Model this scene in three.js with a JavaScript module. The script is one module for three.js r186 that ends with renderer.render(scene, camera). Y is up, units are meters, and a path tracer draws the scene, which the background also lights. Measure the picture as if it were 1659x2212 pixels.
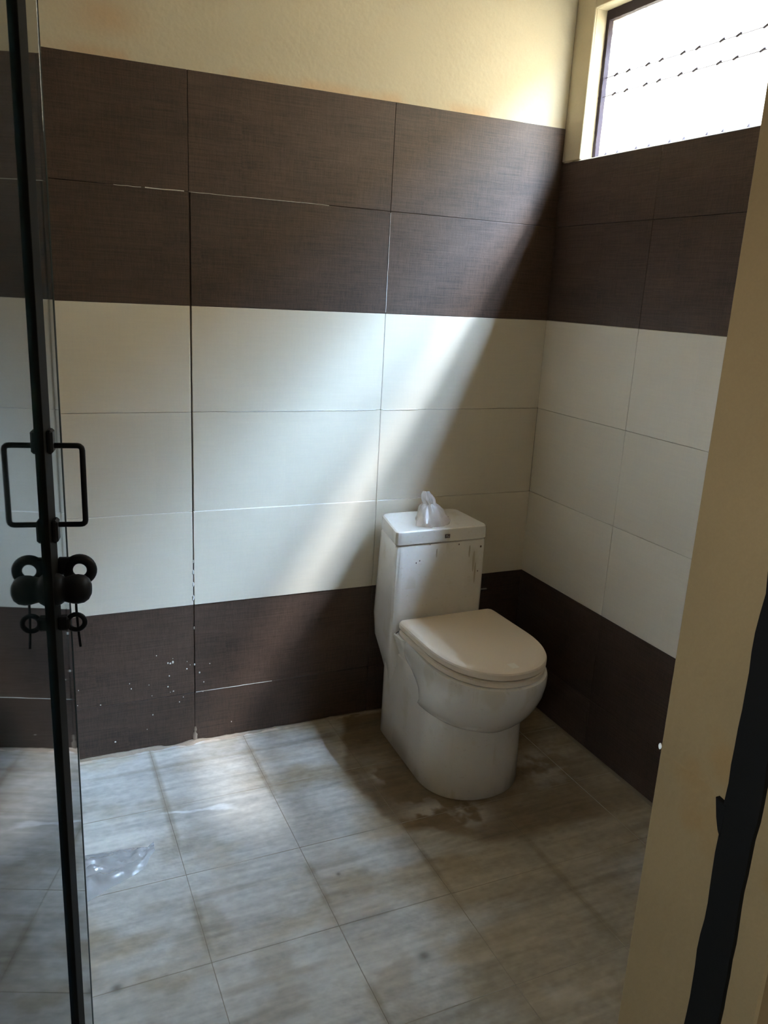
import * as THREE from 'three';
import { mergeGeometries, mergeVertices, toCreasedNormals } from 'three/addons/utils/BufferGeometryUtils.js';

// ---------------------------------------------------------------- camera, sky, sun, exposure
const scene = new THREE.Scene();
const camera = new THREE.PerspectiveCamera(THREE.MathUtils.radToDeg(2 * Math.atan(1106 / 1745.2)), 1659 / 2212, 0.05, 60);
camera.rotation.order = 'YXZ';
camera.rotation.set(-0.2662, -0.4327, 0.0528);
camera.position.set(-1.662, 1.444, 2.3593);
scene.add(camera);
const SUN_ELEV = 60, SUN_TURN = 40;                 // elevation seen along the back wall; turn away from that wall
const ta = Math.tan(THREE.MathUtils.degToRad(SUN_ELEV)), tz = Math.tan(THREE.MathUtils.degToRad(SUN_TURN));
const sunDir = new THREE.Vector3(1, ta, tz).normalize();
// a hazy sky: pale blue air with the broad bright glow of a sun behind thin haze
const SKY_BASE = 1.5, GLOW = 11.4, GLOW_WIDTH = 12;
{
  const W = 1024, H = 512, d = new Float32Array(W * H * 4);
  for (let j = 0; j < H; j++) for (let i = 0; i < W; i++) {
    const up = ((j + 0.5) / H - 0.5) * Math.PI, az = ((i + 0.5) / W - 0.5) * 2 * Math.PI, y = Math.sin(up), x = Math.cos(az) * Math.cos(up), z = Math.sin(az) * Math.cos(up);
    const g = THREE.MathUtils.radToDeg(Math.acos(Math.min(1, x * sunDir.x + y * sunDir.y + z * sunDir.z))), q = g / GLOW_WIDTH;
    const glow = GLOW / (1 + q ** 4), low = Math.exp(-Math.max(0, y) * 5), k = 4 * (j * W + i), b = SKY_BASE * (y < 0 ? 0.5 : 1);
    d[k] = b * (0.58 + 0.3 * low) + glow * 0.6; d[k + 1] = b * (0.78 + 0.16 * low) + glow * 0.87; d[k + 2] = b + glow * 1.24; d[k + 3] = 1;
  }
  const t = new THREE.DataTexture(d, W, H, THREE.RGBAFormat, THREE.FloatType);
  t.mapping = THREE.EquirectangularReflectionMapping; t.magFilter = t.minFilter = THREE.LinearFilter; t.needsUpdate = true;
  scene.background = t;
}
const sun = new THREE.DirectionalLight(new THREE.Color(0.96, 0.97, 1.0), 0.35);
sun.name = 'hazy_sun';
sun.position.copy(sunDir).multiplyScalar(12).add(new THREE.Vector3(-0.6, 1, 0.4));
sun.target.position.set(-0.6, 1, 0.4);
sun.castShadow = true;
sun.shadow.radius = 9;
sun.shadow.mapSize.set(2048, 2048);
Object.assign(sun.shadow.camera, { left: -4, right: 4, top: 4, bottom: -4, near: 0.5, far: 30 });
scene.add(sun, sun.target);
const renderer = new THREE.WebGLRenderer({ antialias: true });
renderer.toneMapping = THREE.LinearToneMapping;
renderer.toneMappingExposure = 20;
renderer.shadowMap.enabled = true;

// ---------------------------------------------------------------- helpers
let seed = 7;
const rnd = () => { seed = (seed + 0x6d2b79f5) | 0; let t = Math.imul(seed ^ (seed >>> 15), 1 | seed); t = (t + Math.imul(t ^ (t >>> 7), 61 | t)) ^ t; return ((t ^ (t >>> 14)) >>> 0) / 4294967296; };
const jit = (a) => (rnd() * 2 - 1) * a;
const hash = (x, y, s) => { let h = Math.imul(x, 374761393) + Math.imul(y, 668265263) + Math.imul(s, 1274126177); h = Math.imul(h ^ (h >>> 13), 1274126177); return ((h ^ (h >>> 16)) >>> 0) / 4294967296; };
function vnoise(x, y, s, px = 1e6, py = 1e6) {
  const xi = Math.floor(x), yi = Math.floor(y), fx = x - xi, fy = y - yi, u = fx * fx * (3 - 2 * fx), v = fy * fy * (3 - 2 * fy);
  const m = (a, p) => ((a % p) + p) % p, a = m(xi, px), b = m(xi + 1, px), c = m(yi, py), d = m(yi + 1, py);
  return (hash(a, c, s) * (1 - u) + hash(b, c, s) * u) * (1 - v) + (hash(a, d, s) * (1 - u) + hash(b, d, s) * u) * v;
}
function fbm(x, y, s, o = 4, px = 1e6, py = 1e6) { let t = 0, a = 0.5, n = 0; for (let i = 0; i < o; i++) { t += a * vnoise(x, y, s + i, px, py); n += a; a /= 2; x *= 2; y *= 2; px *= 2; py *= 2; } return t / n; }
const smooth = (a, b, x) => { const t = Math.min(1, Math.max(0, (x - a) / (b - a))); return t * t * (3 - 2 * t); };
const enc = (c) => Math.round(255 * Math.min(1, Math.max(0, c <= 0.0031308 ? c * 12.92 : 1.055 * Math.pow(c, 1 / 2.4) - 0.055)));
function texture(w, h, f, color = true) {                         // f(i, j) -> [r, g, b] linear, or a height
  const d = new Uint8Array(w * h * 4);
  for (let j = 0; j < h; j++) for (let i = 0; i < w; i++) {
    const c = f(i, j), k = 4 * (j * w + i);
    if (color) { d[k] = enc(c[0]); d[k + 1] = enc(c[1]); d[k + 2] = enc(c[2]); } else d[k] = d[k + 1] = d[k + 2] = Math.round(255 * Math.min(1, Math.max(0, c)));
    d[k + 3] = 255;
  }
  const t = new THREE.DataTexture(d, w, h, THREE.RGBAFormat);
  t.wrapS = t.wrapT = THREE.RepeatWrapping; t.magFilter = THREE.LinearFilter; t.minFilter = THREE.LinearMipmapLinearFilter; t.generateMipmaps = true;
  if (color) t.colorSpace = THREE.SRGBColorSpace;
  t.needsUpdate = true;
  return t;
}
const scaled = (t, x, y) => { const c = t.clone(); c.repeat.set(x, y); c.needsUpdate = true; return c; };
const used = {};
const numbered = (n) => { const k = (used[n] = (used[n] ?? -1) + 1); return k ? n + '_' + String(k).padStart(3, '0') : n; };
function mesh(name, geometry, material, parent = scene, label) {
  const m = new THREE.Mesh(geometry, material);
  m.name = parent === scene ? numbered(name) : name; m.castShadow = m.receiveShadow = true;
  if (label) m.userData.label = label;
  parent.add(m);
  return m;
}
function group(name, [x, y, z] = [0, 0, 0], turn = 0) { const g = new THREE.Group(); g.name = numbered(name); g.position.set(x, y, z); g.rotation.y = turn; scene.add(g); return g; }
function tag(o, label, category, kind, grp) { Object.assign(o.userData, { label, category }); if (kind) o.userData.kind = kind; if (grp) o.userData.group = grp; return o; }
// a box between two corners with chamfered edges and uv in metres
function box(x0, x1, y0, y1, z0, z1, c = 0) {
  const g = new THREE.BoxGeometry(x1 - x0, y1 - y0, z1 - z0);
  g.translate((x0 + x1) / 2, (y0 + y1) / 2, (z0 + z1) / 2);
  if (c > 0) return chamfer(x0, x1, y0, y1, z0, z1, c);
  return metreUV(g);
}
function metreUV(g, ou = 0, ov = 0) {
  if (g.index) g = g.toNonIndexed();
  const p = g.attributes.position, n = g.attributes.normal, uv = new Float32Array(p.count * 2);
  for (let i = 0; i < p.count; i++) {
    const ax = Math.abs(n.getX(i)), ay = Math.abs(n.getY(i)), az = Math.abs(n.getZ(i)), x = p.getX(i), y = p.getY(i), z = p.getZ(i);
    const [u, v] = ax >= ay && ax >= az ? [z, y] : ay >= az ? [x, z] : [x, y];
    uv[2 * i] = u + ou; uv[2 * i + 1] = v + ov;
  }
  g.setAttribute('uv', new THREE.BufferAttribute(uv, 2));
  return g;
}
function chamfer(x0, x1, y0, y1, z0, z1, c, ou = 0, ov = 0) {
  const P = [], tri = (a, b, d) => P.push(...a, ...b, ...d), quad = (a, b, d, e) => { tri(a, b, d); tri(a, d, e); };
  const X = [x0, x1], Y = [y0, y1], Z = [z0, z1], s = [1, -1];
  const px = (i, j, k) => [X[i], Y[j] + c * s[j], Z[k] + c * s[k]], py = (i, j, k) => [X[i] + c * s[i], Y[j], Z[k] + c * s[k]], pz = (i, j, k) => [X[i] + c * s[i], Y[j] + c * s[j], Z[k]];
  const face = (f, flip) => { const q = [f(0, 0), f(1, 0), f(1, 1), f(0, 1)]; flip ? quad(q[3], q[2], q[1], q[0]) : quad(...q); };
  for (const i of [0, 1]) { face((a, b) => px(i, a, b), i === 0); face((a, b) => py(b, i, a), i === 0); face((a, b) => pz(a, b, i), i === 0); }
  for (const a of [0, 1]) for (const b of [0, 1]) {
    const f1 = a ^ b;
    const q1 = [pz(a, b, 0), pz(a, b, 0), pz(a, b, 1)];
    void q1;
    const e1 = [px(a, b, 0), px(a, b, 1), py(a, b, 1), py(a, b, 0)], e2 = [py(0, a, b), py(1, a, b), pz(1, a, b), pz(0, a, b)], e3 = [pz(a, 0, b), pz(a, 1, b), px(a, 1, b), px(a, 0, b)];
    for (const e of [e1, e2, e3]) f1 ? quad(e[3], e[2], e[1], e[0]) : quad(...e);
    for (const k of [0, 1]) (a ^ b ^ k) ? tri(px(a, b, k), py(a, b, k), pz(a, b, k)) : tri(pz(a, b, k), py(a, b, k), px(a, b, k));
  }
  // make every triangle face outwards
  const cx = (x0 + x1) / 2, cy = (y0 + y1) / 2, cz = (z0 + z1) / 2;
  for (let i = 0; i < P.length; i += 9) {
    const a = P.slice(i, i + 3), b = P.slice(i + 3, i + 6), d = P.slice(i + 6, i + 9);
    const u = [0, 1, 2].map((k) => b[k] - a[k]), v = [0, 1, 2].map((k) => d[k] - a[k]);
    const n = [u[1] * v[2] - u[2] * v[1], u[2] * v[0] - u[0] * v[2], u[0] * v[1] - u[1] * v[0]];
    const m = [(a[0] + b[0] + d[0]) / 3 - cx, (a[1] + b[1] + d[1]) / 3 - cy, (a[2] + b[2] + d[2]) / 3 - cz];
    if (n[0] * m[0] + n[1] * m[1] + n[2] * m[2] < 0) for (let k = 0; k < 3; k++) { P[i + 3 + k] = d[k]; P[i + 6 + k] = b[k]; }
  }
  const g = new THREE.BufferGeometry();
  g.setAttribute('position', new THREE.BufferAttribute(new Float32Array(P), 3));
  g.computeVertexNormals();
  return metreUV(g, ou, ov);
}
function tube(points, r, seg = 40, closed = false, rad = 10) {
  return new THREE.TubeGeometry(new THREE.CatmullRomCurve3(points.map((p) => new THREE.Vector3(...p)), closed, 'catmullrom', 0.2), seg, r, rad, closed);
}
// outline of a plan section, resampled to N points: half widths at back and front, z range, corner radii; round = front as half ellipse of that depth
function section(wb, wf, zb, zf, rb, rf, round = 0, N = 96) {
  const pts = [];
  const arc = (cx, cz, rx, rz, a0, a1, n = 24) => { for (let i = 0; i <= n; i++) { const a = a0 + (a1 - a0) * i / n; pts.push([cx + rx * Math.cos(a), cz + rz * Math.sin(a)]); } };
  pts.push([0, zb]);
  arc(wb - rb, zb + rb, rb, rb, -Math.PI / 2, 0, 10);
  if (round) {
    const n = 40;
    for (let i = 0; i <= n; i++) { const a = Math.PI / 2 * i / n, e = 0.92; pts.push([wf * Math.pow(Math.cos(a), e), zf - round + round * Math.pow(Math.sin(a), e)]); }
  } else { arc(wf - rf, zf - rf, rf, rf, 0, Math.PI / 2, 10); pts.push([0, zf]); }
  const right = pts, full = [...right, ...right.slice(1, -1).reverse().map(([x, z]) => [-x, z])];
  full.push(full[0]);
  const L = [0];
  for (let i = 1; i < full.length; i++) L.push(L[i - 1] + Math.hypot(full[i][0] - full[i - 1][0], full[i][1] - full[i - 1][1]));
  const out = [];
  for (let k = 0, i = 1; k < N; k++) {
    const t = L[L.length - 1] * k / N;
    while (L[i] < t) i++;
    const f = (t - L[i - 1]) / Math.max(1e-9, L[i] - L[i - 1]);
    out.push([full[i - 1][0] + (full[i][0] - full[i - 1][0]) * f, full[i - 1][1] + (full[i][1] - full[i - 1][1]) * f]);
  }
  return out;
}
// skin through rings: [{ y or y(x, z), pts }], closed by caps
function loft(rings, crease = 0.6, capBottom = true, capTop = true) {
  const N = rings[0].pts.length, V = [], I = [];
  for (const r of rings) for (const [x, z] of r.pts) V.push(x, typeof r.y === 'function' ? r.y(x, z) : r.y, z);
  for (let k = 0; k + 1 < rings.length; k++) for (let i = 0; i < N; i++) {
    const a = k * N + i, b = k * N + (i + 1) % N, c = a + N, d = b + N;
    I.push(a, c, b, b, c, d);
  }
  const cap = (k, up) => {
    const base = k * N, m = V.length / 3; let x = 0, y = 0, z = 0;
    for (let i = 0; i < N; i++) { x += V[3 * (base + i)] / N; y += V[3 * (base + i) + 1] / N; z += V[3 * (base + i) + 2] / N; }
    V.push(x, y, z);
    for (let i = 0; i < N; i++) up ? I.push(m, base + (i + 1) % N, base + i) : I.push(m, base + i, base + (i + 1) % N);
  };
  if (capBottom) cap(0, false);
  if (capTop) cap(rings.length - 1, true);
  const g = new THREE.BufferGeometry();
  g.setAttribute('position', new THREE.BufferAttribute(new Float32Array(V), 3));
  g.setIndex(I);
  g.computeVertexNormals();
  return metreUV(toCreasedNormals(g, crease));
}
const inset = (pts, d) => { // shrink a convex outline
  const n = pts.length;
  return pts.map(([x, z], i) => { const a = pts[(i + n - 1) % n], b = pts[(i + 1) % n], tx = b[0] - a[0], t2 = b[1] - a[1], l = Math.hypot(tx, t2) || 1; return [x - d * t2 / l, z + d * tx / l]; });
};
const std = (o) => new THREE.MeshStandardMaterial(o), phys = (o) => new THREE.MeshPhysicalMaterial(o);
const lin = (r, g, b) => new THREE.Color().setRGB(r, g, b);

// ---------------------------------------------------------------- textures and materials
const weave = (i, j, s) => 0.45 * fbm(i / 60, j / 2.2, s, 3, 1024 / 60, 400) + 0.3 * fbm(i / 1.8, j / 24, s + 9, 2) + 0.25 * hash(i, j, s);
const darkMap = texture(1024, 512, (i, j) => {
  const w = weave(i, j, 3) - 0.5, b = fbm(i / 120, j / 60, 31, 4, 1024 / 120, 512 / 60) - 0.5, k = 1 + 1.7 * w + 0.5 * b;
  return [0.076 * k, 0.046 * k, 0.032 * k];
});
const darkBump = texture(1024, 512, (i, j) => weave(i, j, 3), false);
const whiteMap = texture(512, 256, (i, j) => {
  const w = fbm(i / 40, j / 1.6, 5, 3) - 0.5, v = fbm(i / 1.6, j / 20, 15, 2) - 0.5, b = fbm(i / 90, j / 60, 41, 3) - 0.5, k = 1 + 0.05 * w + 0.03 * v + 0.05 * b;
  return [0.79 * k, 0.715 * k, 0.585 * k];
});
const M = {};
M.dark = [1, 0.9, 1.1].map((k) => phys({ map: scaled(darkMap, 1 / 0.9, 1 / 0.45), bumpMap: scaled(darkBump, 1 / 0.9, 1 / 0.45), bumpScale: 0.0003, color: lin(k, k, k), roughness: 0.55, ior: 1.6, specularIntensity: 0.8 }));
M.white = [1, 0.975, 1.02].map((k) => std({ map: scaled(whiteMap, 1 / 0.8, 1 / 0.4), color: lin(k, k, k), roughness: 0.34 }));
const plasterMap = texture(512, 512, (i, j) => {
  const b = fbm(i / 64, j / 64, 51, 5, 8, 8) - 0.5, f = hash(i, j, 8) - 0.5, s = smooth(0.66, 0.8, fbm(i / 100, j / 80, 71, 4, 5.12, 6.4)), k = 1 + 0.16 * b + 0.05 * f;
  return [0.74 * k, (0.635 - 0.06 * s) * k, (0.45 - 0.11 * s) * k];
});
const plasterBump = texture(512, 512, (i, j) => 0.6 * fbm(i / 40, j / 40, 61, 4, 12.8, 12.8) + 0.4 * fbm(i / 5, j / 5, 62, 2), false);
M.plaster = std({ map: scaled(plasterMap, 1 / 0.9, 1 / 0.9), bumpMap: scaled(plasterBump, 1 / 0.9, 1 / 0.9), bumpScale: 0.0015, roughness: 0.9 });
// back wall plaster with its orange damp mark (uv in metres across the strip)
const backPlasterMap = texture(1024, 384, (i, j) => {
  const x = -2.92 + 2.92 * i / 1024, y = 1.97 + 0.81 * j / 384, b = fbm(i / 90, j / 90, 81, 5) - 0.5, st = fbm(i / 30, j / 60, 85, 4);
  let k = 1 + 0.12 * b + 0.04 * (hash(i, j, 9) - 0.5);
  const d = Math.hypot((x + 1.405) / 0.08, (y - 2.068) / 0.045), o = Math.exp(-d * d) * 0.55 + 0.5 * smooth(0.035, 0, y - 1.979) * smooth(0.4, 0.75, st);
  return [(0.74 + 0.02 * o) * k, (0.65 - 0.17 * o) * k, (0.48 - 0.22 * o) * k];
});
backPlasterMap.repeat.set(1 / 2.92, 1 / 0.81); backPlasterMap.offset.set(1, -1.97 / 0.81);
M.backPlaster = std({ map: backPlasterMap, bumpMap: scaled(plasterBump, 1 / 0.9, 1 / 0.9), bumpScale: 0.0015, roughness: 0.9 });
M.joint = std({ color: lin(0.16, 0.12, 0.09), roughness: 0.95 });
M.groutWhite = std({ color: lin(0.78, 0.75, 0.7), roughness: 0.9 });
// floor: pale streaked stone tiles under cement dust and brown stains, laid out in metres over the room
const FX = 2.91, FZ = 1.7;
const floorMap = texture(1552, 907, (i, j) => {
  const x = -FX + FX * i / 1552, z = FZ * j / 907;
  const n = (fx, fz, s, o = 4) => fbm((x + 5) * fx, (z + 5) * fz, s, o);
  const streak = n(3, 22, 101, 5) - 0.5, big = n(3.2, 4.2, 111, 4) - 0.5, fine = 0.6 * (n(60, 90, 121, 3) - 0.5) + 0.7 * (n(9, 95, 124, 3) - 0.5);
  let k = 1 + 0.5 * streak + 0.3 * big + 0.5 * fine, r = 0.55, g = 0.525, b = 0.475;
  const mix = (t, R, G, B) => { r += (R - r) * t; g += (G - g) * t; b += (B - b) * t; };
  // brown dirt, in patches; the floor turns browner to the right
  const patch = n(4, 7, 131, 5), p2 = n(9, 13, 141, 4);
  mix(0.7 * smooth(0.45, 0.75, patch - 0.06 + 0.32 * smooth(-1.15, -0.45, x)), 0.34, 0.25, 0.13);
  mix(0.35 * smooth(0.5, 0.72, p2), 0.3, 0.23, 0.13);
  // the darker brown area with its outline left of the toilet
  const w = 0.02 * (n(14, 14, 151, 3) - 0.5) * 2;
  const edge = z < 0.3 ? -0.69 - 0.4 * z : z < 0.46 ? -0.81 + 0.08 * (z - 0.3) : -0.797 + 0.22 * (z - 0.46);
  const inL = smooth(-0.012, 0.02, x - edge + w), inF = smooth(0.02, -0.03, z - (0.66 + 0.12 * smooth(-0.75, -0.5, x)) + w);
  const brownArea = inL * inF * smooth(0.1, -0.25, x) * (0.9 + 0.4 * (n(7, 7, 161, 4) - 0.5) * 2);
  mix(Math.min(1, Math.max(0, brownArea)) * 0.95, 0.19, 0.125, 0.062);
  // pale cement smears in front of and beside the foot
  const blob = (cx, cz, rx, rz, a) => { const c = Math.cos(a), s = Math.sin(a), u = ((x - cx) * c + (z - cz) * s) / rx, v = (-(x - cx) * s + (z - cz) * c) / rz; return Math.exp(-(u * u + v * v)); };
  const cem = smooth(0.42, 0.62, n(16, 16, 171, 4));
  mix(0.9 * cem * Math.min(1, blob(-0.63, 0.6, 0.1, 0.06, 0.5) + 0.8 * blob(-0.7, 0.38, 0.08, 0.04, 0.2) + 0.7 * blob(-0.55, 0.64, 0.08, 0.05, 0) + 0.6 * blob(-0.2, 0.5, 0.1, 0.12, 0.4)), 0.62, 0.56, 0.48);
  // the white streak, hard-edged
  const wx = (x + 1.27) / 0.1, wz = (z - 0.355 - 0.18 * (x + 1.27) - 0.006 * (n(30, 30, 181, 3) - 0.5) * 4) / (0.006 + 0.008 * smooth(-1.26, -1.19, x));
  mix(0.85 * smooth(1.15, 0.7, Math.abs(wx)) * smooth(1.3, 0.6, Math.abs(wz)), 0.82, 0.82, 0.8);
  // rusty joints
  const gx = Math.abs(((x + 1.35 + 30) % 0.3 + 0.15) % 0.3 - 0.15), gz = Math.abs(((z - 0.02 + 30) % 0.295 + 0.1475) % 0.295 - 0.1475), jn = n(9, 9, 191, 4);
  mix(0.5 * smooth(0.016, 0.003, gx + 0.006 * (jn - 0.5)) * smooth(0.42, 0.66, n(5, 5, 196, 3)), 0.24, 0.18, 0.1);
  mix(0.35 * smooth(0.016, 0.003, gz + 0.006 * (jn - 0.5)) * smooth(0.45, 0.66, n(4, 6, 199, 3)), 0.26, 0.2, 0.12);
  // spots
  const dot = (cx, cz, q) => Math.exp(-(((x - cx) ** 2 + (z - cz) ** 2) / (q * q)));
  mix(0.7 * (dot(-0.903, 1.056, 0.016) + dot(-1.58, 0.045, 0.008) + dot(-1.55, 0.9, 0.012) + dot(-0.99, 0.74, 0.006) + dot(-0.3, 1.25, 0.012)), 0.1, 0.08, 0.05);
  // crumbs of mortar along the back wall
  mix(0.7 * smooth(0.03, 0.004, z) * smooth(0.4, 0.6, n(25, 25, 205, 3)), 0.55, 0.42, 0.3);
  return [r * k, g * k, b * k];
});
const floorBump = texture(648, 510, (i, j) => 0.7 * fbm(i / 30, j / 20, 211, 5) + 0.3 * hash(i, j, 4), false);
const floorUV = (t) => { t.repeat.set(1 / FX, 1 / FZ); t.offset.set(1, 0); return t; };
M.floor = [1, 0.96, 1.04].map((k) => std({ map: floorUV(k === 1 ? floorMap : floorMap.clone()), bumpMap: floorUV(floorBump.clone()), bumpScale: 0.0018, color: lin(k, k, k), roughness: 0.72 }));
M.floorJoint = std({ color: lin(0.3, 0.25, 0.18), roughness: 0.95 });
M.cement = std({ color: lin(0.42, 0.34, 0.26), roughness: 0.95, bumpMap: scaled(plasterBump, 8, 8), bumpScale: 0.002 });
const ceramicMap = texture(512, 512, (i, j) => {
  const d = smooth(0.56, 0.74, fbm(i / 50, j / 90, 221, 5, 10.24, 6)), f = fbm(i / 30, j / 30, 231, 3) - 0.5, sp = smooth(0.8, 0.86, fbm(i / 8, j / 8, 241, 2, 64, 64)), k = 1 + 0.06 * f;
  return [(0.84 - 0.06 * d - 0.05 * sp) * k, (0.79 - 0.07 * d - 0.06 * sp) * k, (0.72 - 0.1 * d - 0.08 * sp) * k];
});
M.ceramic = phys({ map: scaled(ceramicMap, 1 / 0.55, 1 / 0.55), roughness: 0.22, clearcoat: 0.5, clearcoatRoughness: 0.12 });
M.seat = phys({ color: lin(0.86, 0.72, 0.56), roughness: 0.42 });
M.chrome = std({ color: lin(0.6, 0.58, 0.55), metalness: 1, roughness: 0.2 });
M.badge = std({ color: lin(0.16, 0.1, 0.08), roughness: 0.5, metalness: 0.3 });
M.badgePale = std({ color: lin(0.5, 0.42, 0.36), roughness: 0.5 });
M.sticker = std({ color: lin(0.93, 0.85, 0.72), roughness: 0.6 });
M.blackIron = phys({ color: lin(0.008, 0.007, 0.006), roughness: 0.7, specularIntensity: 0.12 });
M.hardware = phys({ color: lin(0.008, 0.008, 0.01), roughness: 0.5, specularIntensity: 0.3 });
M.grille = std({ color: lin(0.06, 0.035, 0.05), roughness: 0.6, bumpMap: scaled(plasterBump, 20, 20), bumpScale: 0.002 });
M.panel = phys({ color: lin(0.01, 0.017, 0.02), roughness: 0.03, ior: 1.8 });
M.edge = phys({ color: lin(0.05, 0.06, 0.058), roughness: 0.12, ior: 1.6 });
M.film = phys({ color: lin(0.95, 0.9, 0.86), roughness: 0.22, transmission: 0.7, thickness: 0, side: THREE.DoubleSide });
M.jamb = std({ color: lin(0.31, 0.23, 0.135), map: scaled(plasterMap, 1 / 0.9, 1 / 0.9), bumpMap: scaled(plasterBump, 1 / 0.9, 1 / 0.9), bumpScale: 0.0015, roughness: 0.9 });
M.thinFilm = phys({ color: lin(0.8, 0.8, 0.82), roughness: 0.18, transmission: 0.72, thickness: 0, side: THREE.DoubleSide });
M.streak = std({ color: lin(0.6, 0.52, 0.4), roughness: 0.6 });
M.ceiling = std({ color: lin(0.86, 0.8, 0.68), roughness: 0.95 });
M.hallWall = std({ color: lin(1, 0.96, 0.9), map: scaled(plasterMap, 1 / 0.9, 1 / 0.9), roughness: 0.9 });
M.outer = std({ color: lin(0.78, 0.64, 0.47), roughness: 0.9 });

// ---------------------------------------------------------------- the room shell
const BASE = 0.4773, ROWH = 0.3, TW = 0.6027, SILL = 1.874, HEAD = 2.3, WZ0 = 0.088, WZ1 = 1.52;
const RX0 = -2.45, ZF = 1.68, ZH = 1.88, CEIL = 2.76, T = 0.12, JR = -0.945, JL = -1.775;

const floor = mesh('floor', box(RX0 - 0.2, 0.12, -0.15, -0.0008, -0.2, ZF), M.floorJoint);
tag(floor, 'dirty pale stone tile floor of the bathroom with brown stains', 'floor', 'structure');
for (let i = -4; i < 8; i++) for (let j = -1; j < 6; j++) {
  const x0 = Math.max(RX0, -1.35 - 0.6 - 0.3 + 0.3 * i + 0.0006), x1 = Math.min(-0.009, -1.35 - 0.6 + 0.3 * i - 0.0006);
  const z0 = Math.max(0.001, 0.02 + 0.295 * j + 0.0006), z1 = Math.min(ZF, 0.02 + 0.295 * (j + 1) - 0.0006);
  if (x1 - x0 < 0.012 || z1 - z0 < 0.012) continue;
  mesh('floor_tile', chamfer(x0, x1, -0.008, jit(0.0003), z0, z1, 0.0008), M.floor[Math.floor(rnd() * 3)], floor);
}
// mortar left along the foot of the back wall, in uneven lumps
{
  const P = [], n = 220, I = [];
  for (let i = 0; i <= n; i++) {
    const x = RX0 + 0.01 + (-0.02 - RX0) * i / n, a = fbm(i / 7, 3, 301, 3), h = 0.002 + 0.009 * smooth(0.45, 0.8, a) * (x < -0.55 ? 1 : 0.4), w = 0.004 + 0.016 * smooth(0.35, 0.8, fbm(i / 5, 9, 311, 3));
    for (const [y, z] of [[-0.003, -0.001], [h, 0.0005], [h * 0.7, w * 0.5], [-0.003, w]]) P.push(x, y, z);
    if (i) for (let k = 0; k < 3; k++) { const b = 4 * i + k, c = b - 4; I.push(c, c + 1, b, b, c + 1, b + 1); }
  }
  const g = new THREE.BufferGeometry();
  g.setAttribute('position', new THREE.BufferAttribute(new Float32Array(P), 3)); g.setIndex(I); g.computeVertexNormals();
  mesh('mortar_ridge', metreUV(g), M.cement, floor);
}

// a wall's tiles: rows from the floor, columns from the corner; flat panels with chamfered edges, each slightly uneven
const rows = [[0.004, BASE - ROWH, 'dark'], [BASE - ROWH, BASE, 'dark'], [BASE, BASE + 0.3, 'white'], [BASE + 0.3, BASE + 0.6, 'white'], [BASE + 0.6, BASE + 0.9, 'white'], [BASE + 0.9, BASE + 1.2, 'dark'], [BASE + 1.2, BASE + 1.5, 'dark']];
function tiles(parent, axis, columns, rowList, gapAt = () => [0, 0], proud = () => 0) {
  rowList.forEach(([y0, y1, kind], r) => columns.forEach(([a0, a1], c) => {
    const [l, rr] = gapAt(r, c), p = proud(r, c) + jit(0.0004), g = 0.0005;
    const mat = M[kind][Math.floor(rnd() * 3)], ou = rnd() * 3, ov = rnd() * 3;
    const geo = axis === 'back' ? chamfer(a0 + g + l, a1 - g - rr, y0 + g, y1 - g, -0.009, p, 0.0009, ou, ov)
      : axis === 'right' ? chamfer(-p, 0.009, y0 + g, y1 - g, a0 + g, a1 - g, 0.0009, ou, ov)
        : chamfer(RX0 - 0.009, RX0 + p, y0 + g, y1 - g, a0 + g, a1 - g, 0.0009, ou, ov);
    mesh('wall_tile', geo, mat, parent);
  }));
}
const wallBack = mesh('wall_back', box(RX0 - 0.2, 0.12, -0.15, CEIL, -0.2, -0.009), M.joint);
tag(wallBack, 'tiled back wall in brown and white bands, lit by a slanting beam', 'wall', 'structure');
{
  // plaster above the tiles, its lower edge worn
  const s = new THREE.Shape(); s.moveTo(RX0, CEIL); s.lineTo(RX0, 1.977);
  for (let i = 0; i <= 160; i++) s.lineTo(RX0 + (-RX0) * i / 160, 1.9765 + 0.0035 * (fbm(i / 4, 1, 321, 3) - 0.4));
  s.lineTo(0, CEIL); s.closePath();
  const g = new THREE.ExtrudeGeometry(s, { depth: 0.006, bevelEnabled: false });
  g.translate(0, 0, -0.0095); mesh('plaster', metreUV(g), M.backPlaster, wallBack);
}
const cols = [[-TW, 0], [-2 * TW, -TW], [-3 * TW, -2 * TW], [RX0, -3 * TW]];
const gaps = { 1: [0.0022, 0.0022] };
tiles(wallBack, 'back', cols, rows,
  (r, c) => (c === 1 && r >= 3 && r <= 5 ? [0.004, 0] : c === 1 && (r === 1 || r === 2) ? [0.0022, 0] : [0, 0]),
  (r, c) => (r === 2 ? 0.0012 : r === 1 && c === 1 ? -0.0006 : 0));
void gaps;
const grout = (x0, x1, y, t) => { // an uneven bead of white cement in a joint
  const pts = []; const n = Math.max(4, Math.round((x1 - x0) / 0.03));
  for (let i = 0; i <= n; i++) pts.push([x0 + (x1 - x0) * i / n, y + jit(0.0006), 0.0002 + jit(0.0003)]);
  mesh('grout_bead', tube(pts, t * 0.8, n * 2, false, 5), M.groutWhite, wallBack);
};
grout(-2 * TW + 0.006, -0.63, BASE + 0.3, 0.0012); grout(-0.6, -0.5, BASE + 0.3, 0.0008); grout(-1.5, -2 * TW - 0.01, BASE + 0.3, 0.0006);
grout(-1.1, -0.62, BASE + 0.6, 0.0011); grout(-0.595, -0.47, BASE + 0.6, 0.0015); grout(-0.44, -0.33, BASE + 0.6, 0.0008);
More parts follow.
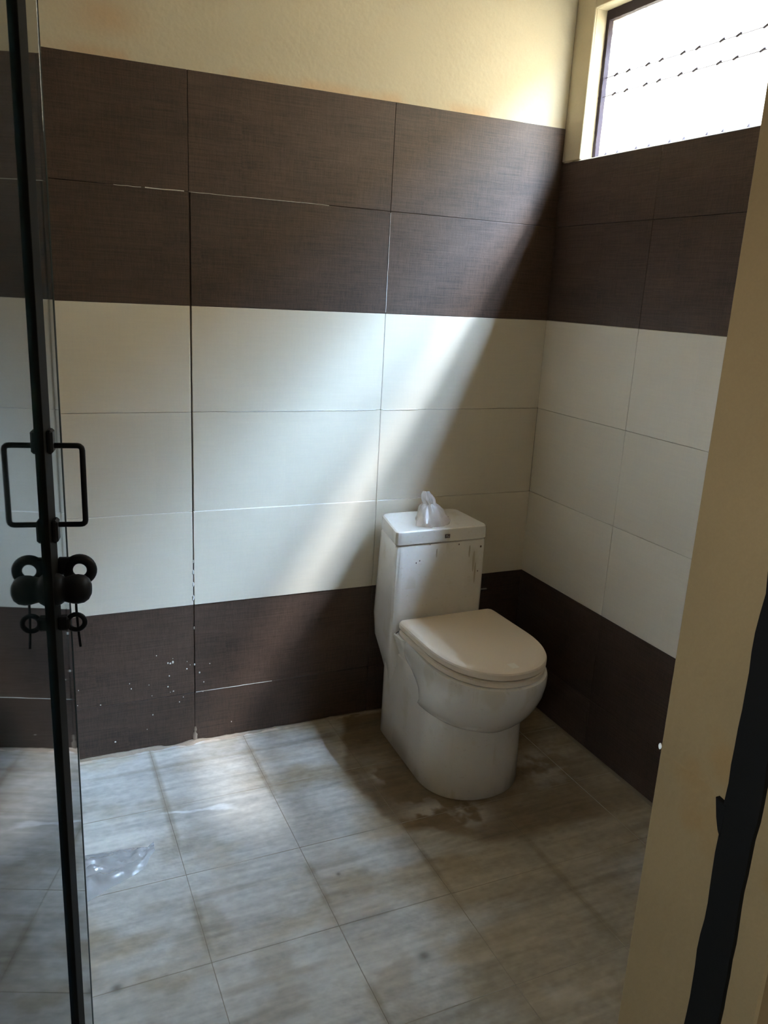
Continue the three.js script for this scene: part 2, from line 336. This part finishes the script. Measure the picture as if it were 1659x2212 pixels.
grout(-1.32, -2 * TW - 0.012, BASE + 1.2, 0.0016); grout(-1.4, -1.33, BASE + 1.2, 0.0009); grout(-2 * TW, -0.8, BASE + 1.2, 0.0009);
grout(-2 * TW + 0.005, -0.95, BASE - 0.3, 0.0011);
for (const [y0, y1, t] of [[BASE + 0.9, BASE + 1.2, 0.0009], [BASE + 0.3, BASE + 0.6, 0.0004], [BASE + 0.6, BASE + 0.9, 0.0004]]) {
  const pts = []; for (let i = 0; i <= 10; i++) pts.push([-TW + jit(0.0005), y0 + 0.004 + (y1 - y0 - 0.008) * i / 10, 0.0003]);
  mesh('grout_bead', tube(pts, t, 24, false, 5), M.groutWhite, wallBack);
}
// lumps of mortar in the open joint
for (const [y, r] of [[0.5, 0.006], [0.545, 0.005], [0.585, 0.005], [0.62, 0.0035], [0.4, 0.003], [0.02, 0.011], [0.045, 0.007]]) {
  const g = new THREE.IcosahedronGeometry(r, 2), p = g.attributes.position;
  for (let i = 0; i < p.count; i++) { const k = 0.75 + 0.5 * fbm(p.getX(i) * 400 + 9, p.getY(i) * 400 + 9, 331, 2); p.setXYZ(i, p.getX(i) * k * 0.7, p.getY(i) * k * 1.6, p.getZ(i) * k * 0.45); }
  g.computeVertexNormals(); g.translate(-2 * TW + 0.001 + jit(0.002), y, 0.0005);
  mesh('mortar_lump', g, y < 0.1 ? M.cement : M.groutWhite, wallBack);
}
// splashes of cement on the lower tiles
{
  const parts = [];
  for (let i = 0; i < 30; i++) {
    const g = new THREE.SphereGeometry(0.0012 + 0.0024 * rnd() ** 2, 7, 5); g.scale(1, 0.8 + 0.7 * rnd(), 0.22);
    const near = i < 18; g.translate(near ? -1.29 + jit(0.07) + jit(0.05) : -1.32 + jit(0.27), near ? 0.24 + jit(0.09) : 0.16 + jit(0.13), 0.0008); parts.push(g);
  }
  mesh('cement_splash', mergeGeometries(parts), M.groutWhite, wallBack).userData.kind = 'stuff';
}

// the window wall
const rightGeo = [box(0.009, T, -0.15, SILL - 0.004, -0.2, ZH), box(0.009, T, HEAD, CEIL, -0.2, ZH), box(0.009, T, SILL - 0.004, HEAD, -0.2, WZ0), box(0.009, T, SILL - 0.004, HEAD, WZ1, ZH)];
const wallRight = mesh('wall_right', mergeGeometries(rightGeo), M.plaster);
tag(wallRight, 'right wall with a high window above brown and white tile bands', 'wall', 'structure');
mesh('plaster', mergeGeometries([box(0.001, 0.0095, SILL + 0.004, CEIL, -0.006, WZ0, 0.002), box(0.001, 0.0095, HEAD, CEIL, WZ0, ZF, 0.002), box(0.001, 0.0095, SILL + 0.004, HEAD, WZ1, ZF, 0.002)]), M.plaster, wallRight);
mesh('window_ledge', chamfer(0.001, T + 0.01, SILL - 0.02, SILL + 0.001, WZ0 - 0.002, WZ1 + 0.002, 0.002), M.plaster, wallRight);
const rightRows = rows.map(([a, b, k], i) => (i === 6 ? [a, SILL - 0.001, k] : [a, b, k]));
tiles(wallRight, 'right', [[-0.002, 0.4607], [0.4607, 0.4607 + TW], [0.4607 + TW, ZF]], rightRows);
// a crumb of plaster in the corner under the window
{
  const g = new THREE.IcosahedronGeometry(0.011, 2), p = g.attributes.position;
  for (let i = 0; i < p.count; i++) { const k = 0.8 + 0.5 * fbm(p.getX(i) * 200 + 7, p.getZ(i) * 200 + 7, 341, 2); p.setXYZ(i, p.getX(i) * k * 0.5, p.getY(i) * k * 0.3, p.getZ(i) * k * 1.8); }
  g.computeVertexNormals(); g.translate(-0.001, SILL + 0.001, 0.03); mesh('plaster_crumb', g, M.plaster, wallRight);
}

// the left wall, out of the photograph's sight behind the door, and the wall with the doorway
const wallLeft = mesh('wall_left', box(RX0 - 0.2, RX0 - 0.009, -0.15, CEIL, -0.2, ZH), M.plaster);
tag(wallLeft, 'left wall of the bathroom behind the open door', 'wall', 'structure');
tiles(wallLeft, 'left', [[0.001, TW], [TW, 2 * TW], [2 * TW, ZF]], rows);
const HD = 2.08;
const wallFront = mesh('wall_front', mergeGeometries([
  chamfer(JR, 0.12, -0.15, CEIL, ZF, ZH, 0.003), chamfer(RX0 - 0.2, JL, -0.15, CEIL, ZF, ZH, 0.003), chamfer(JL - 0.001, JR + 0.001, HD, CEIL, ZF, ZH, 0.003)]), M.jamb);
tag(wallFront, 'plastered doorway wall whose bare reveal stands at the right edge', 'wall', 'structure');
{
  const g = new THREE.IcosahedronGeometry(0.0035, 2), p = g.attributes.position;
  for (let i = 0; i < p.count; i++) p.setXYZ(i, p.getX(i) * 0.4, p.getY(i) * 1.3, p.getZ(i) * (0.5 + 0.4 * fbm(p.getY(i) * 300 + 5, 2, 351, 2)));
  g.translate(JR, 0.905, ZF); mesh('chipped_plaster', g, M.groutWhite, wallFront);
}
const ceiling = mesh('ceiling', box(RX0 - 0.2, T, CEIL, CEIL + 0.15, -0.2, 3.9), M.ceiling);
tag(ceiling, 'plain plastered ceiling above the bathroom and passage', 'ceiling', 'structure');
// the passage in which the camera stands, its left opening added for fill light
const hallFloor = mesh('floor', box(RX0 - 0.2, 0.3, -0.15, 0, ZF, 3.9), M.floorJoint);
tag(hallFloor, 'bare cement floor of the passage outside the doorway', 'floor', 'structure');
const hallWall = mesh('wall_hall', mergeGeometries([
  box(RX0 - 0.4, RX0 - 0.2, -0.15, CEIL, ZF, 2.2), box(RX0 - 0.4, RX0 - 0.2, 1.75, CEIL, 2.2, 3.1), box(RX0 - 0.4, RX0 - 0.2, -0.15, 1.25, 2.2, 3.1), box(RX0 - 0.4, RX0 - 0.2, -0.15, CEIL, 3.1, 3.9),
  box(0.12, 0.3, -0.15, CEIL, ZH, 3.9), box(RX0 - 0.2, 0.12, -0.15, CEIL, 3.7, 3.9)]), M.hallWall);
tag(hallWall, 'plain walls of the dim passage outside the doorway', 'wall', 'structure');

// door frame: black posts on the reveals and a head
const doorFrame = group('trim_1', [0, 0, 0]);
tag(doorFrame, 'black painted door frame on the plaster reveal at the right edge', 'door frame', 'structure');
function post(x0, x1, z0, z1, wob) { // a post with ragged paint edges along its height
  const n = 90, P = [], I = [];
  for (let i = 0; i <= n; i++) {
    const y = HD * i / n, a = wob * (fbm(i / 2.5, 1, 361, 3) - 0.5) * 2, b = wob * (fbm(i / 2.5, 9, 371, 3) - 0.5) * 2;
    for (const [x, z] of [[x1, z0 + a], [x0, z0 + a], [x0, z1 + b], [x1, z1 + b]]) P.push(x, y, z);
    if (i) for (let k = 0; k < 4; k++) { const c = 4 * (i - 1) + k, d = 4 * (i - 1) + (k + 1) % 4; I.push(c, d, c + 4, d, d + 4, c + 4); }
  }
  const g = new THREE.BufferGeometry();
  g.setAttribute('position', new THREE.BufferAttribute(new Float32Array(P), 3)); g.setIndex(I);
  return metreUV(toCreasedNormals(g, 0.5));
}
mesh('frame_post', post(JR - 0.006, JR + 0.02, 1.793, 1.838, 0.004), M.blackIron, doorFrame);
mesh('frame_post', post(JL - 0.02, JL + 0.006, 1.793, 1.838, 0.002), M.blackIron, doorFrame);
mesh('frame_head', chamfer(JL, JR, HD - 0.02, HD + 0.004, 1.793, 1.838, 0.001), M.blackIron, doorFrame);
{
  const s = new THREE.Shape(); s.moveTo(0, 0); s.lineTo(-0.014, 0.002); s.lineTo(-0.009, -0.02); s.lineTo(-0.004, -0.034); s.lineTo(0, -0.04); s.closePath();
  const g = new THREE.ExtrudeGeometry(s, { depth: 0.006, bevelEnabled: true, bevelSize: 0.001, bevelThickness: 0.001, bevelSegments: 1 });
  g.rotateY(-Math.PI / 2); g.translate(JR, 0.895, 1.795); mesh('strike_lug', g, M.blackIron, doorFrame);
}

// ---------------------------------------------------------------- outside the window: building, roof and pipe added to shape the light
const neighbour = mesh('added_building', mergeGeometries([chamfer(1.75, 2.4, -0.3, 3.3, -6, 8, 0.01), chamfer(1.7, 2.45, 3.3, 3.4, -6, 8, 0.01)]), M.outer);  // block added to hide the low sky from the window
tag(neighbour, 'pale building block added outside the high window to shape its light', 'building', 'structure');
const roof = mesh('added_roof_slab', chamfer(-3.2, 0.463, 3.05, 3.2, -1.5, 4.2, 0.01), M.outer);  // added out of view; its edge limits the steep side of the beam
tag(roof, 'unseen flat roof slab added outside to cut the window light', 'roof', 'structure');
const ground = mesh('ground', box(-6, 6, -0.4, -0.15, -6, 8), M.floorJoint);
tag(ground, 'bare ground between the two buildings outside', 'ground', 'structure');
mesh('upper_wall', box(-3.1, T, CEIL + 0.15, 3.05, -0.2, 3.9), M.outer, roof);

const pipe = group('added_shade_pipe', [0.516, 2.9, 0]);  // added out of view to cast the dark stripe beside the beam
tag(pipe, 'unseen pipe added along the roof edge to stripe the window light', 'pipe');
{
  let g = new THREE.CylinderGeometry(0.026, 0.026, 5.4, 20); g.rotateX(Math.PI / 2); g.translate(0, 0, 1.3); mesh('pipe_run', g, M.outer, pipe);
  for (const z of [-0.9, 0.9, 2.6]) mesh('bracket', chamfer(-0.1, 0.004, 0.02, 0.152, z - 0.012, z + 0.012, 0.002), M.blackIron, pipe);
}

// window: iron grille in the opening
const win = group('window_1', [0.055, 0, 0]);
tag(win, 'high window opening with dark iron grille and bright sky behind', 'window', 'structure');
function rough(g, amp, s) { const p = g.attributes.position, n = g.attributes.normal; for (let i = 0; i < p.count; i++) { const k = amp * (fbm(p.getY(i) * 60 + 50, (p.getX(i) + p.getZ(i)) * 60 + 50, s, 3) - 0.5) * 2; p.setXYZ(i, p.getX(i) + n.getX(i) * k, p.getY(i) + n.getY(i) * k, p.getZ(i) + n.getZ(i) * k); } g.computeVertexNormals(); return g; }
const bar = (w, h, d, s) => rough(new THREE.BoxGeometry(w, h, d, 2, Math.max(2, Math.round(h / 0.012)), Math.max(2, Math.round(d / 0.012))), 0.002, s);
{
  const H = HEAD - SILL, L = WZ1 - WZ0;
  let g = bar(0.016, H, 0.014, 401); g.translate(0, (HEAD + SILL) / 2, WZ0 + 0.006); mesh('frame_bar', g, M.grille, win);
  g = bar(0.016, H, 0.014, 402); g.translate(0, (HEAD + SILL) / 2, WZ1 - 0.006); mesh('frame_bar', g, M.grille, win);
  g = bar(0.016, 0.03, L, 403); g.translate(0, HEAD - 0.013, (WZ0 + WZ1) / 2); mesh('frame_bar', g, M.grille, win);
  g = bar(0.016, 0.012, L, 404); g.translate(0, SILL + 0.006, (WZ0 + WZ1) / 2); mesh('frame_bar', g, M.grille, win);
  const zs = []; let z = 0.152; for (let i = 0; z < WZ1 - 0.03; i++) { zs.push(z); z += i % 2 ? 0.084 : 0.055; }
  for (const y of [2.113, 2.060]) {
    mesh('grille_rail', tube([[0, y, WZ0], [0.0006, y, 0.5], [0, y, WZ1]], 0.0011, 20, false, 6), M.grille, win);
    const lump = rough(new THREE.SphereGeometry(0.012, 12, 10), 0.005, 411); lump.scale(0.8, 1.0, 0.85); lump.translate(0, y - 0.004, WZ0 + 0.001); mesh('weld_lump', lump, M.grille, win);
    for (const q of zs) { const n = new THREE.CapsuleGeometry(0.003, 0.013, 3, 8); n.rotateX(Math.PI / 2 - 0.35); n.translate(0, y + 0.001, q); mesh('grille_knot', n, M.grille, win); }
  }
  for (const q of zs) { const n = new THREE.ConeGeometry(0.009, 0.016, 10); n.translate(0, SILL + 0.0165, q - 0.006); mesh('grille_stub', n, M.grille, win); }
}

// ---------------------------------------------------------------- the toilet
const toilet = group('toilet', [-0.461, 0, 0], THREE.MathUtils.degToRad(0.9));
tag(toilet, 'dusty white one-piece toilet with closed beige lid in the tiled corner', 'toilet');
{
  // skirted foot
  const foot = (y, d, zf, wf, wb) => ({ y, pts: inset(section(wb, wf, 0.1, zf, 0.05, 0.05, 0.16), d) });
  mesh('pedestal', loft([foot(0, 0.004, 0.596, 0.164, 0.15), foot(0.006, 0, 0.596, 0.164, 0.15), foot(0.1, 0, 0.596, 0.162, 0.149), foot(0.2, 0, 0.594, 0.16, 0.149), foot(0.27, 0, 0.59, 0.158, 0.149), foot(0.33, 0, 0.57, 0.156, 0.148), foot(0.37, 0.03, 0.5, 0.15, 0.14)], 0.7), M.ceramic, toilet);
  // bowl: rim swelling forward over the foot
  const bowl = (y, zb, zf, w, wb, d = 0) => ({ y, pts: inset(section(wb, w, zb, zf, 0.03, 0.04, 0.22), d).map(([x, z]) => [x + 0.006 * smooth(0.25, 0.4, y), z]) });
  mesh('bowl', loft([bowl(0.228, 0.46, 0.606, 0.12, 0.1), bowl(0.24, 0.43, 0.62, 0.155, 0.13), bowl(0.257, 0.42, 0.636, 0.169, 0.143), bowl(0.279, 0.38, 0.653, 0.176, 0.15), bowl(0.305, 0.335, 0.669, 0.179, 0.153), bowl(0.335, 0.28, 0.682, 0.18, 0.155), bowl(0.37, 0.2, 0.69, 0.18, 0.156), bowl(0.395, 0.19, 0.692, 0.179, 0.158), bowl(0.404, 0.19, 0.692, 0.179, 0.158, 0.003), bowl(0.407, 0.19, 0.692, 0.179, 0.158, 0.012)], 0.9), M.ceramic, toilet);
  // tank, drawn in towards the foot at its lower back
  const tank = (y, wb, wf, zb, zf, rb, rf, d = 0) => ({ y, pts: inset(section(wb, wf, zb, zf, rb, rf), d).map(([x, z]) => [x - (0.005 + 0.1 * (z - 0.14)) * smooth(0.2, 0.4, y), z]) });
  mesh('tank', loft([tank(0.0, 0.13, 0.148, 0.1, 0.24, 0.04, 0.06, 0.006), tank(0.008, 0.13, 0.148, 0.1, 0.24, 0.04, 0.06), tank(0.2, 0.13, 0.15, 0.09, 0.24, 0.04, 0.06), tank(0.26, 0.14, 0.154, 0.065, 0.245, 0.04, 0.05), tank(0.33, 0.155, 0.16, 0.035, 0.238, 0.035, 0.03), tank(0.4, 0.157, 0.161, 0.02, 0.238, 0.03, 0.018), tank(0.5, 0.153, 0.161, 0.02, 0.236, 0.03, 0.014), tank(0.688, 0.145, 0.161, 0.02, 0.234, 0.03, 0.014), tank(0.692, 0.145, 0.161, 0.02, 0.234, 0.03, 0.014, 0.004)], 0.8), M.ceramic, toilet);
  mesh('tank_lid', loft([tank(0.694, 0.146, 0.163, 0.018, 0.237, 0.035, 0.018, 0.003), tank(0.697, 0.146, 0.163, 0.018, 0.237, 0.035, 0.018), tank(0.729, 0.145, 0.163, 0.018, 0.237, 0.035, 0.02), tank(0.735, 0.145, 0.163, 0.018, 0.237, 0.035, 0.02, 0.002), tank(0.738, 0.145, 0.163, 0.018, 0.237, 0.035, 0.02, 0.006)], 0.45), M.ceramic, toilet);
  const button = mesh('flush_button', (() => { const g = new THREE.LatheGeometry([[0, 0.741], [0.016, 0.742], [0.0175, 0.741], [0.0185, 0.7395], [0.0185, 0.7415], [0.024, 0.7415], [0.0265, 0.739], [0.027, 0.737]].map((p) => new THREE.Vector2(...p)), 36); g.translate(-0.018, 0, 0.182); return g; })(), M.chrome, toilet, 'round chrome flush button under the plastic bag');
  void button;
  mesh('lid_slot', chamfer(0.058, 0.07, 0.7372, 0.7386, 0.112, 0.117, 0.0004), M.badge, toilet, 'small dark mark on the tank lid');
  const badge = mesh('badge', chamfer(-0.009, 0.009, 0.7075, 0.7195, 0.236, 0.2378, 0.0006), M.badge, toilet, 'small dark maker mark on the front of the tank lid');
  mesh('badge_mark', mergeGeometries([chamfer(-0.006, -0.001, 0.7125, 0.7175, 0.2376, 0.2383, 0.0003), chamfer(0.001, 0.007, 0.711, 0.713, 0.2376, 0.2383, 0.0003)]), M.badgePale, badge);
  for (const [x, y, r] of [[0.127, 0.668, 0.0032], [0.045, 0.682, 0.0022], [-0.105, 0.634, 0.002], [-0.093, 0.64, 0.002], [0.122, 0.585, 0.002], [-0.06, 0.69, 0.0015]]) { const g = new THREE.SphereGeometry(r, 8, 6); g.scale(1, 1.2, 0.2); g.translate(x, y, 0.2358); mesh('dirt_speck', g, M.badge, toilet); }
  for (const [x, y, r, h] of [[0.118, 0.62, 0.004, 9], [0.126, 0.58, 0.003, 12], [0.1, 0.655, 0.003, 7], [-0.02, 0.66, 0.0025, 6]]) { const g = new THREE.SphereGeometry(r, 12, 10); g.scale(1, h, 0.08); g.translate(x - 0.014, y, 0.2358); mesh('dirt_streak', g, M.streak, toilet); }
  // seat ring and lid, both D-shaped
  const D = (y, d, o = 0) => ({ y, pts: inset(section(0.17, 0.173, 0.25 + o, 0.684 - o, 0.02, 0.04, 0.23), d).map(([x, z]) => [x + 0.006, z]) });
  const tilt = toilet;
  mesh('seat_ring', loft([D(0.408, 0.004), D(0.411, 0), D(0.424, 0), D(0.4275, 0.003), D(0.4285, 0.012)], 0.4), M.seat, tilt);
  const lid = mesh('seat_lid', loft([D(0.43, 0.006), D(0.432, 0.001), D(0.435, -0.002), D(0.449, -0.002), D(0.4535, 0.0005), D(0.456, 0.005), D(0.457, 0.012), D(0.4573, 0.018)], 0.4), M.seat, tilt, 'closed beige seat lid');
  mesh('sticker', chamfer(-0.012, 0.013, 0.4576, 0.4581, 0.632, 0.662, 0.0002), M.sticker, lid, 'pale paper sticker at the front of the lid');
  mesh('hinge_pin', (() => { const g = new THREE.CylinderGeometry(0.0018, 0.0018, 0.02, 8); g.rotateX(0.9); g.translate(-0.1785, 0.428, 0.278); return g; })(), M.badge, tilt);
  const deck = (y, w, d = 0) => ({ y, pts: inset(section(w, w, 0.2, 0.3, 0.02, 0.02), d) });
  mesh('seat_deck', loft([deck(0.33, 0.145), deck(0.37, 0.158), deck(0.4, 0.168), deck(0.404, 0.168), deck(0.407, 0.168, 0.004)], 0.8), M.ceramic, toilet);
}

// crumpled clear bag standing over the flush button
function crumple(g, amp, f, s) {
  g = mergeVertices(g); const p = g.attributes.position;
  for (let i = 0; i < p.count; i++) { const x = p.getX(i), y = p.getY(i), z = p.getZ(i); const r = (k) => (1 - 2 * Math.abs(2 * vnoise(x * f + k + 50, y * f + z * f * 0.7 + 50, s + k) - 1)) * amp; p.setXYZ(i, x + r(1), Math.max(0, y + r(2) * 0.6), z + r(3)); }
  g.computeVertexNormals(); return g;
}
{
  const ring = (y, w, d, cx, cz) => { const pts = []; for (let i = 0; i < 64; i++) { const a = -2 * Math.PI * i / 64 - Math.PI / 2, k = 1 + 0.1 * Math.sin(3 * a + y * 60) + 0.07 * Math.sin(7 * a - y * 90); pts.push([cx + w * k * Math.cos(a), cz + d * k * Math.sin(a)]); } return { y, pts: pts.reverse() }; };
  const g = loft([ring(0, 0.046, 0.04, 0.0, 0), ring(0.012, 0.047, 0.038, -0.001, 0), ring(0.028, 0.041, 0.03, -0.002, 0), ring(0.045, 0.034, 0.022, -0.004, -0.002), ring(0.058, 0.027, 0.014, -0.006, -0.004), ring(0.066, 0.019, 0.01, -0.006, -0.005), ring(0.08, 0.021, 0.006, -0.01, -0.006), ring(0.094, 0.017, 0.004, -0.014, -0.007), ring(0.104, 0.008, 0.002, -0.018, -0.008)], 1.2);
  const b = mesh('plastic_bag', crumple(g, 0.0035, 70, 501), M.film);
  b.position.set(-0.49, 0.7395, 0.178); b.scale.set(1.16, 1, 1.1);
  tag(b, 'crumpled clear plastic bag twisted upright on the toilet tank lid', 'plastic bag');
}
// flat clear bag on the floor
{
  const N = 44, K = 22, P = [], I = [];
  for (let i = 0; i <= N; i++) for (let k = 0; k <= K; k++) {
    const u = i / N, v = k / K * 2 - 1, w = 0.085 * Math.pow(Math.sin(Math.PI * (0.06 + 0.94 * (1 - u) * 0.62)), 0.8) * (1 - 0.85 * smooth(0.86, 1, u)) + 0.004;
    const x = -0.12 + 0.36 * u, z = v * w + 0.006 * Math.sin(9 * u);
    const h = 0.02 * (1 - v * v) * smooth(0, 0.15, u) * (1 - 0.5 * u) * (0.35 + 1.1 * Math.abs(2 * vnoise(u * 9 + 3, v * 3 + 5, 511) - 1)) + 0.016 * Math.abs(2 * vnoise(u * 18 + 3, v * 5 + u * 9 + 5, 521) - 1) * (1 - v * v) + 0.0015;
    P.push(x, h, z);
    if (i && k) { const a = i * (K + 1) + k; I.push(a, a - 1, a - K - 2, a, a - K - 2, a - K - 1); }
  }
  const g = new THREE.BufferGeometry();
  g.setAttribute('position', new THREE.BufferAttribute(new Float32Array(P), 3)); g.setIndex(I); g.computeVertexNormals();
  const b = mesh('plastic_bag', g, M.thinFilm);
  b.position.set(-1.64, 0.0005, 0.555); b.rotation.y = 0.3;
  tag(b, 'flattened clear plastic bag lying on the floor behind the door edge', 'plastic bag');
}
// water valve on the dark tiles beside the tank
{
  const v = group('angle_valve', [-0.215, 0.437, 0]);
  tag(v, 'small chrome angle valve on dark tiles right of the toilet tank', 'valve');
  const rose = new THREE.LatheGeometry([[0, 0.006], [0.012, 0.006], [0.02, 0.003], [0.022, 0]].map((p) => new THREE.Vector2(...p)), 24); rose.rotateX(Math.PI / 2); mesh('rosette', rose, M.chrome, v);
  let g = new THREE.CylinderGeometry(0.009, 0.009, 0.05, 16); g.rotateX(Math.PI / 2); g.translate(0, 0, 0.03); mesh('valve_body', g, M.chrome, v);
  g = new THREE.CylinderGeometry(0.007, 0.008, 0.03, 16); g.translate(0, 0.018, 0.042); mesh('outlet', g, M.chrome, v);
  g = new THREE.CapsuleGeometry(0.005, 0.022, 4, 10); g.rotateZ(Math.PI / 2); g.translate(0.026, 0, 0.048); mesh('valve_handle', g, M.chrome, v);
  mesh('hose', tube([[0, 0.03, 0.042], [-0.004, 0.07, 0.04], [-0.03, 0.1, 0.03], [-0.06, 0.1, 0.03]], 0.005, 24), M.hardware, v);
}

// ---------------------------------------------------------------- the door, swung into the room
const DL = 0.75, door = group('door_1', [-1.606 - Math.sin(0.1972) * DL, 0, 1.061 + Math.cos(0.1972) * DL], Math.PI / 2 - 0.1972);
tag(door, 'open door at the left edge with glossy reflecting panel and black stile', 'door', 'structure');
mesh('door_panel', chamfer(0, DL - 0.003, 0.012, 2.05, -0.03, 0, 0.001), M.panel, door, 'glossy mirror-like panel');
mesh('edge_strip', chamfer(DL - 0.004, DL, 0.012, 2.05, -0.03, 0.0012, 0.001), M.edge, door);
mesh('stile', chamfer(DL - 0.177, DL - 0.123, 0.012, 2.05, -0.001, 0.006, 0.0008), M.blackIron, door);
{
  const HX = DL - 0.15, P0 = 0.006;
  const handle = mesh('pull_handle', tube([[HX, 1.223, P0], [HX, 1.223, 0.02], [HX, 1.223, 0.043], [HX, 1.2215, 0.0475], [HX, 1.217, 0.049], [HX, 1.2, 0.049], [HX, 1.168, 0.049], [HX, 1.136, 0.049], [HX, 1.119, 0.049], [HX, 1.1145, 0.0475], [HX, 1.113, 0.043], [HX, 1.113, 0.02], [HX, 1.113, P0]], 0.0038, 90), M.hardware, door, 'black D-shaped pull handle');
  for (const y of [1.229, 1.105]) mesh('handle_mount', chamfer(HX - 0.012, HX + 0.012, y - 0.016, y + 0.016, P0 - 0.001, P0 + 0.008, 0.003), M.hardware, handle);
  const knob = new THREE.LatheGeometry([[0, 0.05], [0.008, 0.0495], [0.015, 0.046], [0.0195, 0.04], [0.021, 0.032], [0.0205, 0.025], [0.0185, 0.018], [0.0175, 0.014], [0.02, 0.011], [0.023, 0.006], [0.023, 0]].map((p) => new THREE.Vector2(...p)), 32);
  knob.rotateX(Math.PI / 2); knob.translate(HX, 1.018, 0.003); mesh('door_knob', knob, M.hardware, door, 'black round door knob');
  let g = new THREE.TorusGeometry(0.0165, 0.0072, 12, 32); g.rotateY(Math.PI / 2); g.translate(HX + 0.03, 1.036, 0.034);
  const plate = chamfer(HX + 0.024, HX + 0.036, 1.03, 1.055, P0 - 0.002, 0.024, 0.003);
  mesh('latch_ring', mergeGeometries([g.toNonIndexed(), plate.clone()].map((q) => { for (const k of Object.keys(q.attributes)) if (k !== 'position' && k !== 'normal' && k !== 'uv') q.deleteAttribute(k); return q; })), M.hardware, door);
  g = new THREE.TorusGeometry(0.0115, 0.0036, 10, 28); g.rotateY(Math.PI / 2); g.translate(HX, 0.968, 0.03);
  mesh('bolt_ring', mergeGeometries([g.toNonIndexed(), chamfer(HX - 0.008, HX + 0.008, 0.958, 0.978, P0 - 0.001, 0.021, 0.003)]), M.hardware, door);
  mesh('hanging_pin', tube([[HX, 1.005, 0.031], [HX, 0.985, 0.031], [HX, 0.95, 0.0325], [HX, 0.93, 0.034]], 0.0018, 20, false, 8), M.hardware, door);
}

renderer.render(scene, camera);
